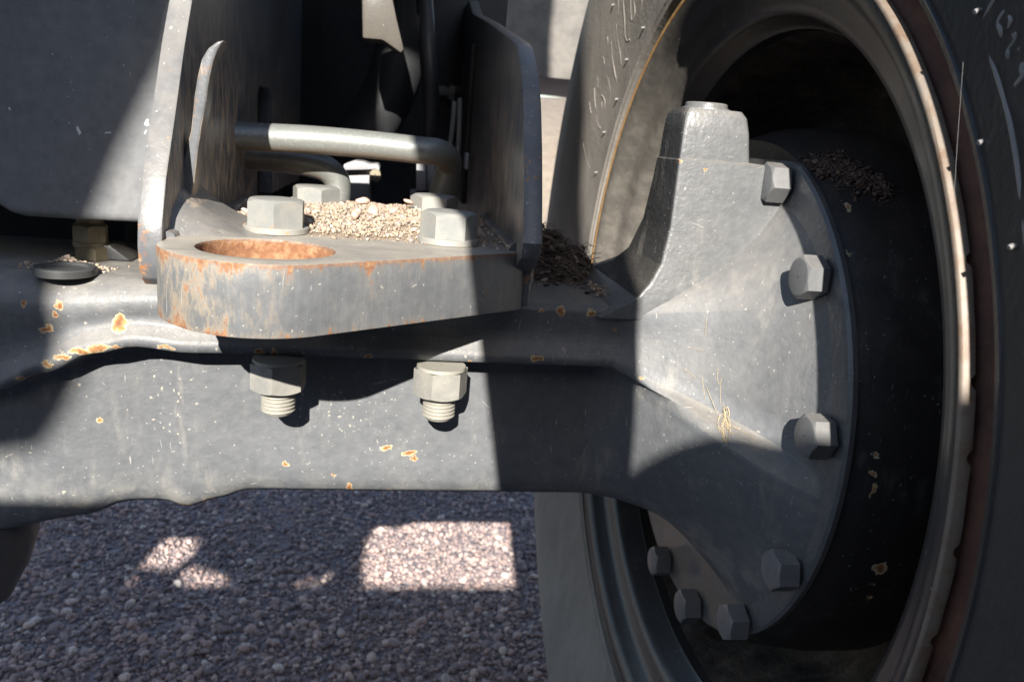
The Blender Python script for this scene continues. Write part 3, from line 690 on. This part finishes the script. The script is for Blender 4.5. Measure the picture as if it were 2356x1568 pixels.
# raised mouldings on the sidewall: follow the tyre's surface of revolution
def tyre_x(r):
    for (r0, x0), (r1, x1) in zip(TP[3:18], TP[4:19]):
        if r0 <= r <= r1: return x0 + (x1 - x0) * (r - r0) / (r1 - r0)
    return None
def on_tyre(px, py, far):
    d = ray(px, py); best = None; prev = None
    for k in np.arange(.15, 1.3, .002):
        q = CAM + d * k; r = math.hypot(q[1], q[2] - .6); tx = tyre_x(r)
        if tx is None: prev = None; continue
        g_ = q[0] - tx
        if prev is not None and prev * g_ <= 0 and ((q[1] > 0) == far): return q
        prev = g_
    return None
bm = bmesh.new()
def stroke(pts, far, rad):
    P = [on_tyre(*q, far) for q in pts]; P = [p for p in P if p is not None]
    if len(P) < 2: return
    tube_bm(bm, smooth_path(P, 5), rad, 8)
def fz(x, y): return ((2100 + x / 2.24) * .5843, (y / 2.24) * .5843)
FAR = [[(795, -60), (795, 0), (805, 150), (815, 320), (835, 365), (852, 348)], [(860, -20), (865, 120), (872, 182)], [(890, 10), (898, 100), (884, 165)], [(962, -10), (955, 80), (940, 140)],
       [(735, 210), (745, 330), (765, 450), (780, 570)], [(690, 370), (700, 500), (720, 640), (740, 720)], [(655, 330), (662, 405)], [(605, 490), (625, 520), (630, 572)],
       [(630, 650), (660, 690), (675, 760), (685, 850), (670, 920)], [(570, 680), (575, 780)], [(540, 780), (545, 900), (555, 965)], [(605, 840), (630, 880), (632, 940), (612, 975), (605, 900)],
       [(495, 900), (510, 1000)], [(555, 1020), (575, 1100), (595, 1135)], [(515, 1060), (535, 1150)], [(440, 1260), (465, 1380), (500, 1490)], [(755, -20), (755, 130)], [(560, 1190), (578, 1270)]]
for s_ in FAR: stroke([fz(*q) for q in s_], True, .0009)
link("moulded_lettering", bm_mesh(bm, "moulded_lettering"), m_rubber, tyre, smooth=60)
bm = bmesh.new()
NEAR = [[(2262.8, 74.5), (2278.6, 119), (2297, 179), (2314, 235), (2327, 290), (2342.4, 381.5), (2356, 484), (2364, 560)], [(2330, -60), (2304, -24), (2290, 0), (2277, 24), (2263.7, 52)],
        [(2310, 84), (2304, 70), (2300, 54), (2305.6, 37), (2316, 27), (2325, 35), (2328, 48), (2325, 64)], [(2335, 76), (2340, 91), (2325, 113.6), (2321, 123), (2326, 133)],
        [(2346.6, 110), (2351, 119), (2334.5, 143.4)], [(2340, 196), (2353, 179), (2362, 165)], [(2356, 146), (2353, 160), (2358, 178)]]
for s_ in NEAR: stroke(s_, False, .0012)
link("moulded_lettering", bm_mesh(bm, "moulded_lettering"), m_mark, tyre, smooth=60)
for (px, py, far) in [(*fz(*q), True) for q in ((715, 45), (980, 245), (835, 525), (745, 875), (635, 1165), (565, 1520), (405, 1245))] + [(2258, 25, False), (2267, 326, False), (2338, 566, False)]:
    p = on_tyre(px, py, far)
    if p is None: continue
    link("rubber_nub", tube("rubber_nub", [p + np.array((.001, 0, 0)), p + np.array((-.0015, 0, 0)), p + np.array((-.0030, 0, -.0008))], .0011, 7), m_mark, tyre, smooth=60)

# ------------------------------------------------------------------ dark panel left of the bracket
pn = [(-.60, 1.15), (-.4905, 1.15)]
c0 = on(1, -.03, 0, 470)
pl = [(-.505, .76), (-.5015, .735), (-.494, .712), (-.487, .7025), (-.478, .698), (-.46, .6972), (-.405, .6985), (-.373, .6995), (-.373, 1.12), (-.70, 1.12), (-.70, .80)]
pl = [(-.4935, .715), (-.4905, .7065), (-.4855, .700), (-.478, .6975), (-.44, .6975), (-.376, .699), (-.376, 1.12), (-.72, 1.12), (-.72, .98), (-.498, .74)]
pl = [(-.525, .7150), (-.4985, .7110), (-.4905, .7045), (-.4825, .6990), (-.474, .6972), (-.44, .6974), (-.376, .699), (-.376, 1.12), (-.80, 1.12), (-.80, .7155)]
sp_ = link("side_panel", prism("side_panel", pl, 1, -.032, .10, .006, 4), m_panel, None, (-.45, -.03, .7), smooth=40)
tag(sp_, "flat dark grey steel panel with rounded lower edge left of the bracket", "panel")
# hose coupling under it
hc = on(1, .0, 212, 604); hx, hy = hc[0], 0.0
ho = empty("hose_coupling", (hx, hy, .667), "dirty brass hose coupling standing on the axle under the dark panel", "coupling")
link("adaptor", hexhead("adaptor", .024, .009, (hx + .002, hy, .667), (0, 0, 1), .4), m_brass, ho, smooth=30)
link("swivel_nut", hexhead("swivel_nut", .0205, .012, (hx, hy, .679), (0, 0, 1), .2), m_brass, ho, smooth=30)
link("collar", lathe("collar", [(.009, .6755), (.0115, .6755), (.0115, .6785), (.0105, .6795), (.0105, .69), (.0085, .6925), (.0085, .73), (.0005, .73)], (hx, hy, 0), 2, 32), m_brass, ho, smooth=30)
fl = link("breather_block", prism("breather_block", [(on(1, .012, 160, 0)[0], .667), (on(1, .012, 292, 0)[0] + .002, .667), (on(1, .012, 292, 0)[0] - .012, .6775), (on(1, .012, 160, 0)[0] + .004, .677)], 1, -.006, .022, .002, 2), m_dark, ho, smooth=40)
cs = []; sz = []
for k in range(420):
    a = rng.uniform(0, 6.28); r_ = abs(rng.normal(0, .011)); x = fc[0] - .006 + r_ * math.cos(a) * 1.2; y = fc[1] + .020 + r_ * math.sin(a) * .7
    s_ = rng.uniform(.0006, .0016); cs.append((x, y, .667 + max(0, .008 - r_ * .5) * rng.random())); sz.append(s_)
tag(ground_chips("cap_grit", np.array(cs), sz, m_heap), kind='stuff')

# ------------------------------------------------------------------ pipes and fittings between the plates
y_ = .085
A = lambda px, py, y: on(1, y, px, py)
pp = [A(470, 309, .06), A(600, 316, .075), A(720, 322, .08), A(850, 333, .083), A(960, 345, .084), A(1005, 350, .088), A(1027, 362, .098), A(1033, 385, .108), A(1022, 425, .112), A(1010, 470, .112)]
o = link("steel_pipe", tube("steel_pipe", smooth_path(pp, 8), .0112, 28), m_pipe, None, tuple(pp[3]), smooth=60)
tag(o, "upper galvanised pipe running level and bending down at the right plate", "pipe", "galvanised pipes between the bracket plates")
pp = [A(470, 352, .10), A(600, 362, .11), A(690, 372, .112), A(745, 386, .114), A(772, 410, .116), A(778, 440, .116), A(772, 480, .114)]
o = link("steel_pipe", tube("steel_pipe", smooth_path(pp, 8), .0112, 28), m_pipe, None, tuple(pp[3]), smooth=60)
tag(o, "lower galvanised pipe elbow turning down behind the back left bolt", "pipe", "galvanised pipes between the bracket plates")
# pale clamp bracket behind the elbow
def pxpoly(pts, y): return [(on(1, y, *q)[0], on(1, y, *q)[2]) for q in pts]
pb = empty("pale_bracket", tuple(A(835, 460, .17)), "small pale grey bracket with a bent top flange behind the pipe elbow", "bracket")
link("web_plate", prism("web_plate", pxpoly([(795, 392), (852, 386), (850, 430), (851, 475), (800, 475)], .17), 1, .17, .20, .002), m_white, pb, smooth=40)
link("top_flange", prism("top_flange", pxpoly([(790, 378), (815, 370), (835, 372), (850, 378), (868, 377), (874, 384), (873, 402), (862, 404), (860, 390), (790, 392)], .16), 1, .16, .20, .0015), m_white, pb, smooth=40)
link("bolt_end", hexhead("bolt_end", .010, .010, tuple(A(864, 405, .165)), (0, -1, .2), .2), m_brass, pb, smooth=30)
wb = empty("white_bracket", tuple(A(975, 445, .14)), "bright white angle bracket under the bend of the upper pipe", "bracket")
link("front_leg", prism("front_leg", pxpoly([(958, 372), (980, 372), (980, 438), (958, 438)], .14), 1, .14, .150, .001), m_white, wb, smooth=40)
link("side_leg", prism("side_leg", pxpoly([(982, 372), (999, 374), (1001, 415), (1010, 439), (982, 439)], .15), 1, .15, .17, .001), m_white, wb, smooth=40)
link("foot", prism("foot", pxpoly([(944, 440), (962, 438), (962, 450), (950, 452), (950, 470), (944, 470)], .145), 1, .145, .17, .001), m_white, wb, smooth=40)
tb = link("white_tab", box("white_tab", tuple(A(1068, 389, .12)), tuple(A(1080, 352, .12) + np.array((0, .012, 0))), .0012), m_white, None, tuple(A(1068, 389, .12)), smooth=40)
tag(tb, "tiny white tab standing against the right bracket plate", "tab")
# fittings bolted through the right plate, hoses and the dark inside of the chassis
for (px, py, l_) in ((1035, 210, "pale hex fitting on a thin pipe inside the right bracket plate"), (1030, 62, "upper of two dim hex fittings inside the right bracket plate"), (1022, 90, "dim hex fitting just below the uppermost one inside the plate")):
    p = on(0, -.172, px, py)
    ft = empty("pipe_fitting", tuple(p), l_, "fitting", "fittings inside the right bracket plate")
    link("hex_nut", hexhead("hex_nut", .019, .010, (p[0] + .008, p[1], p[2]), (-1, 0, 0), .2), m_zinc, ft, smooth=30)
    link("stud", lathe("stud", [(.0005, -.016), (.0055, -.016), (.006, -.015), (.006, .006)], tuple(p), 0, 24), m_zinc, ft, smooth=30)
    link("washer", lathe("washer", [(.0005, .006), (.0125, .006), (.0125, .0145), (.0005, .0145)], tuple(p), 0, 32), m_dark, ft, smooth=30)
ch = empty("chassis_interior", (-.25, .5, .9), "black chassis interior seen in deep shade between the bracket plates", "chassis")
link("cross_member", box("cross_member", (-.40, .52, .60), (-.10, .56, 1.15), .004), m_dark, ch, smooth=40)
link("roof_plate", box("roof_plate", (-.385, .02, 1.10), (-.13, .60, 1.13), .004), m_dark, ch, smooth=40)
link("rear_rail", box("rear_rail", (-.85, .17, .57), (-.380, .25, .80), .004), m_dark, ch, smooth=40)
link("slot_blackout", box("slot_blackout", (-.405, .13, .66), (-.386, .60, .84), .002), m_dark, ch, smooth=40)  # added dark box, keeps the slot black
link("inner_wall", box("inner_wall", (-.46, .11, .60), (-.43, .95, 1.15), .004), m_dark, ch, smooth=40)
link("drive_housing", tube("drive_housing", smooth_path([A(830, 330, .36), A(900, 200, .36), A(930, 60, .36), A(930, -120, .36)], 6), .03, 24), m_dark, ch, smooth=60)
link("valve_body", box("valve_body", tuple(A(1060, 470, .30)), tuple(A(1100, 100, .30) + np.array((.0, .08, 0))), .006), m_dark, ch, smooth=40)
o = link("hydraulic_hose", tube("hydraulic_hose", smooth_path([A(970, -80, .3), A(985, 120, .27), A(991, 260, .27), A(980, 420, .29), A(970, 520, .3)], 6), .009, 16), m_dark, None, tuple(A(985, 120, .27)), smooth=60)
tag(o, "black hydraulic hose hanging left of the hex fittings", "hose")
for (pts_, l_) in (([(1046, 232), (1040, 300), (1028, 380), (1024, 470)], "thin steel line dropping from the lower hex fitting"), ([(1058, 226), (1056, 310), (1050, 400), (1046, 480)], "second thin steel line beside the right bracket plate")):
    P_ = [A(*q, .20) for q in pts_]
    o = link("thin_line", tube("thin_line", smooth_path(P_, 5), .0026, 10), m_pipe, None, tuple(P_[0]), smooth=60); tag(o, l_, "pipe", "thin lines under the fittings")
# grey bracket arm catching light high in the chassis
o = link("support_arm", prism("support_arm", pxpoly([(832, -20), (900, -20), (912, 40), (930, 115), (922, 122), (880, 92), (834, 88)], .22), 1, .22, .26, .004), m_dusty, None, tuple(A(880, 60, .22)), smooth=40)
o.data.materials.clear(); o.data.materials.append(m_arm)
tag(o, "tapering grey arm high in the dark between the plates", "arm")
# dusty box of the chassis beyond the wheel
bx = link("chassis_box", box("chassis_box", (-.09, 1.0, .895), (.42, 1.6, 1.6), .008), m_dusty, None, (.1, 1.3, .9), smooth=40)
tag(bx, "dusty steel box hanging behind the wheel, half in shade", "box")

# ------------------------------------------------------------------ litter on the axle and dirt on the drum
def lit_z(x, y):
    u = (x + .112) / .052; v_ = (y - (.066 - .25 * (x + .112))) / .048
    q = u * u + v_ * v_
    return .6668 + .030 * max(0, 1 - q) * (1 + .35 * math.sin(x * 160 + 1) * math.sin(y * 140))
NL = 40; hv = []; hf = []
for i in range(NL):
    for j in range(NL):
        x = -.175 + .14 * i / (NL - 1); y = .005 + .12 * j / (NL - 1); hv.append((x, y, lit_z(x, y) - .0012 + rng.normal(0, .0007)))
for i in range(NL - 1):
    for j in range(NL - 1): hf.append((i * NL + j, (i + 1) * NL + j, (i + 1) * NL + j + 1, i * NL + j + 1))
lm = tag(link("leaf_litter", mesh_py("leaf_litter", hv, hf), m_litterbase, None, (-.1, .05, .667), smooth=60), kind='stuff')
cs = []; sz = []
for k in range(2600):
    x = rng.normal(-.105, .032); y = .064 - .25 * (x + .112) + rng.normal(0, .026)
    if x < -.143 or y < -.035: continue
    s_ = min(rng.lognormal(math.log(.0011), .5), .0042); cs.append((x, y, lit_z(x, y) + s_ * .3)); sz.append(s_)
tag(ground_chips("litter_bits", np.array(cs), sz, m_leaf, lm, flat=.4), kind='stuff')
bm = bmesh.new()
for k in range(420):
    x = rng.uniform(-.14, -.055); y = .064 - .25 * (x + .112) + rng.normal(0, .022); z = lit_z(x, y) + rng.random() * .003
    a = rng.uniform(0, 6.28); l_ = rng.uniform(.005, .015); d = Vector((math.cos(a) * l_, math.sin(a) * l_, rng.normal(.0, .003)))
    p0 = Vector((x, y, z)); tube_bm(bm, [p0, p0 + d * .5 + Vector((0, 0, rng.normal(.0008, .001))), p0 + d], .0003, 4, False)
tag(link("straw_litter", bm_mesh(bm, "straw_litter"), m_leaf, lm), kind='stuff')
cs = []; sz = []
for k in range(260):
    x = rng.uniform(-.085, -.035); y = -.02 + rng.normal(0, .012) - (x + .085) * .55
    s_ = rng.uniform(.0006, .0022); cs.append((x, y, .6675 + .004 * rng.random())); sz.append(s_)
tag(ground_chips("pale_crumbs", np.array(cs), sz, m_heap), kind='stuff')
cs = []; sz = []
for k in range(1500):
    q = rng.random(); x = .040 + .032 * q + rng.normal(0, .004); a = math.radians(113.5 + 11.5 * q + rng.normal(0, 1.6 + 1.5 * math.sin(q * 3.14)))
    if x < .039: continue
    R_ = interp(x, [(.0385, .1950), (.045, .1985), (.062, .205), (.085, .208)])
    s_ = min(rng.lognormal(math.log(.0008), .5), .0026); r_ = R_ + .002 * rng.random()
    cs.append((x, HC[0] + r_ * math.cos(a), HC[1] + r_ * math.sin(a))); sz.append(s_)
tag(ground_chips("drum_dirt", np.array(cs), sz, m_browngrit), kind='stuff')

# ------------------------------------------------------------------ added blockers towards the sun (out of view, cut to shape shade on the axle)
def shade(name, uw, yo, th, mat, parent):
    poly = [(u + SA * yo, w - SC * yo) for (u, w) in uw]
    return link(name, prism(name, poly, 1, yo - th, yo, 0), mat, parent)
fr = empty("sun_blockers", (-.1, -1.0, 0), "added unseen dark plates in front of the axle that block the sun", "blocker")
uL = lambda w: -.165 + (.627 - w) * .19
shade("band_blocker", [(uL(.25), .25), (uL(.627), .627), (-.173, .669), (-.236, .80), (-.275, .95), (-.285, 2.3), (-.15, 2.3), (-.148, 1.53), (-.089, 1.04), (-.0835, .947), (-.070, .8375), (-.064, .78), (-.0535, .637), (-.042, .52), (-.03, .25)], -.72, .02, m_dark, fr)  # added blocker for the vertical shade band
hump = [(-.075, .49), (-.042, .5010), (-.029, .5115), (-.012, .5205), (.0075, .5238), (.022, .522), (.04, .5160), (.055, .5125), (.0865, .5175), (.2, .515), (.7, .515), (.7, -.3), (-.075, -.3)]
shade("hump_blocker", hump, -1.3, .03, m_dark, fr)  # added blocker shaped to the humped shade edge on the hub
shade("low_blocker", [(-1.7, .357), (-.09, .357), (-.09, -.3), (-1.7, -.3)], -1.25, .03, m_dark, fr)  # added blocker, keeps sun off the near gravel
shade("left_blocker", [(-.362, .90), (-.384, .815), (-.416, .751), (-.444, .686), (-.436, .625), (-.4351, .586), (-.4492, .5567), (-.4613, .5404), (-.4863, .5358), (-.56, .535), (-1.3, .53), (-1.3, .83), (-.545, .83), (-.50, .90)], -1.9, .05, m_dark, fr)  # added blocker for the soft shade edge at the left
def shade_holes(name, uw, holes, yo, th, mat, parent):
    f_ = lambda q: [(u + SA * yo, w - SC * yo) for (u, w) in q]
    return link(name, prism(name, f_(uw), 1, yo - th, yo, 0, holes=[f_(h) for h in holes]), mat, parent)
shade_holes("top_blocker", [(-1.6, .905), (-.345, .87), (-.195, .865), (-.195, 1.45), (-.9, 1.45), (-1.6, 1.3)], [[(-.325, .94), (-.27, .93), (-.255, .97), (-.275, 1.06), (-.325, 1.06)]], -1.0, .03, m_dark, fr)  # added blocker over the interior, hole cut to light the arm
shade_holes("patch_blocker", [(-1.7, .30), (-.3804, .30), (-.3804, .3622), (-.3976, .3943), (-.4134, .462), (-.405, .474), (-1.7, .474)],
    [[(-.778, .392), (-.785, .463), (-.728, .467), (-.706, .410), (-.718, .386)], [(-.700, .404), (-.66, .392), (-.622, .380), (-.598, .36), (-.672, .36), (-.698, .37)], [(-.772, .379), (-.742, .373), (-.772, .359)],
     [(-.528, .359), (-.491, .374), (-.46, .380), (-.450, .395), (-.446, .368), (-.482, .359)]], -1.15, .02, m_dark, fr)  # added blocker, holes shaped to the sun patches on the gravel
wl_ = link("sky_blocker", box("sky_blocker", (-9, -5.3, 0), (9, -5, 3.15), .0), m_dusty, None, (0, -5.1, 0))  # added out of view to cut low sky light
tag(wl_, "added unseen wall behind the viewer that blocks low sky", "wall")
# wisp of dry straw and spider threads caught on the hub
from mathutils.bvhtree import BVHTree
hs = [o for o in col.objects if o.name == "axle_housing"][0]
bvh = BVHTree.FromPolygons([v.co + Vector(hs['wbase']) for v in hs.data.vertices], [p_.vertices[:] for p_ in hs.data.polygons])
def on_hub(px, py, lift=.0006):
    d = Vector(ray(px, py)).normalized(); h_ = bvh.ray_cast(Vector(CAM), d)
    return h_[0] - d * lift if h_[0] else None
bm = bmesh.new()
def wisp(pts, r_, lift=.0006):
    P = [on_hub(*q, lift) for q in pts]; P = [p_ for p_ in P if p_ is not None]
    if len(P) > 1: tube_bm(bm, smooth_path(P, 3), r_, 4, False)
for k in range(26):
    x0_, y0_ = 1664 + rng.normal(0, 5), 925 + rng.uniform(0, 70); l_ = rng.uniform(15, 45)
    wisp([(x0_, y0_), (x0_ + rng.normal(0, 4), y0_ + l_ / 2), (x0_ + rng.normal(1, 6), y0_ + l_)], rng.uniform(.00012, .00035), rng.uniform(.0003, .002))
for q in ([(1652, 846), (1650, 870), (1655, 884), (1661, 870)], [(1658, 884), (1657, 930)], [(1615, 868), (1622, 915)], [(1625, 890), (1650, 950)], [(1590, 800), (1618, 806)], [(1570, 845), (1600, 868)], [(1660, 965), (1740, 1010)], [(1668, 972), (1700, 985)], [(1625, 730), (1623, 770)]):
    wisp(q, .00016)
a_ = on_tyre(2236, 145, False); b_ = on(0, -.0006, 2193, 485)
if a_ is not None:
    o = link("spider_thread", tube("spider_thread", [a_ - np.array((.004, 0, 0)), (a_ + b_) / 2 + np.array((-.002, 0, -.001)), b_], .00006, 5), m_mark, None, tuple(b_))
    tag(o, "fine spider thread stretched from the rim lip to the black sidewall", "thread")
p0_ = on_hub(1664, 960)
t = NT("dry straw"); m_straw = t.out(t.mix(t.noise(200, 3), (.46, .37, .23), (.36, .28, .18)), .8)
tag(link("straw_wisp", bm_mesh(bm, "straw_wisp"), m_straw, None, tuple(p0_)), "wisp of dry tan straw and web threads stuck on the hub casting", "straw")
for o in list(col.objects):
    if 'wbase' in o.keys(): del o['wbase']
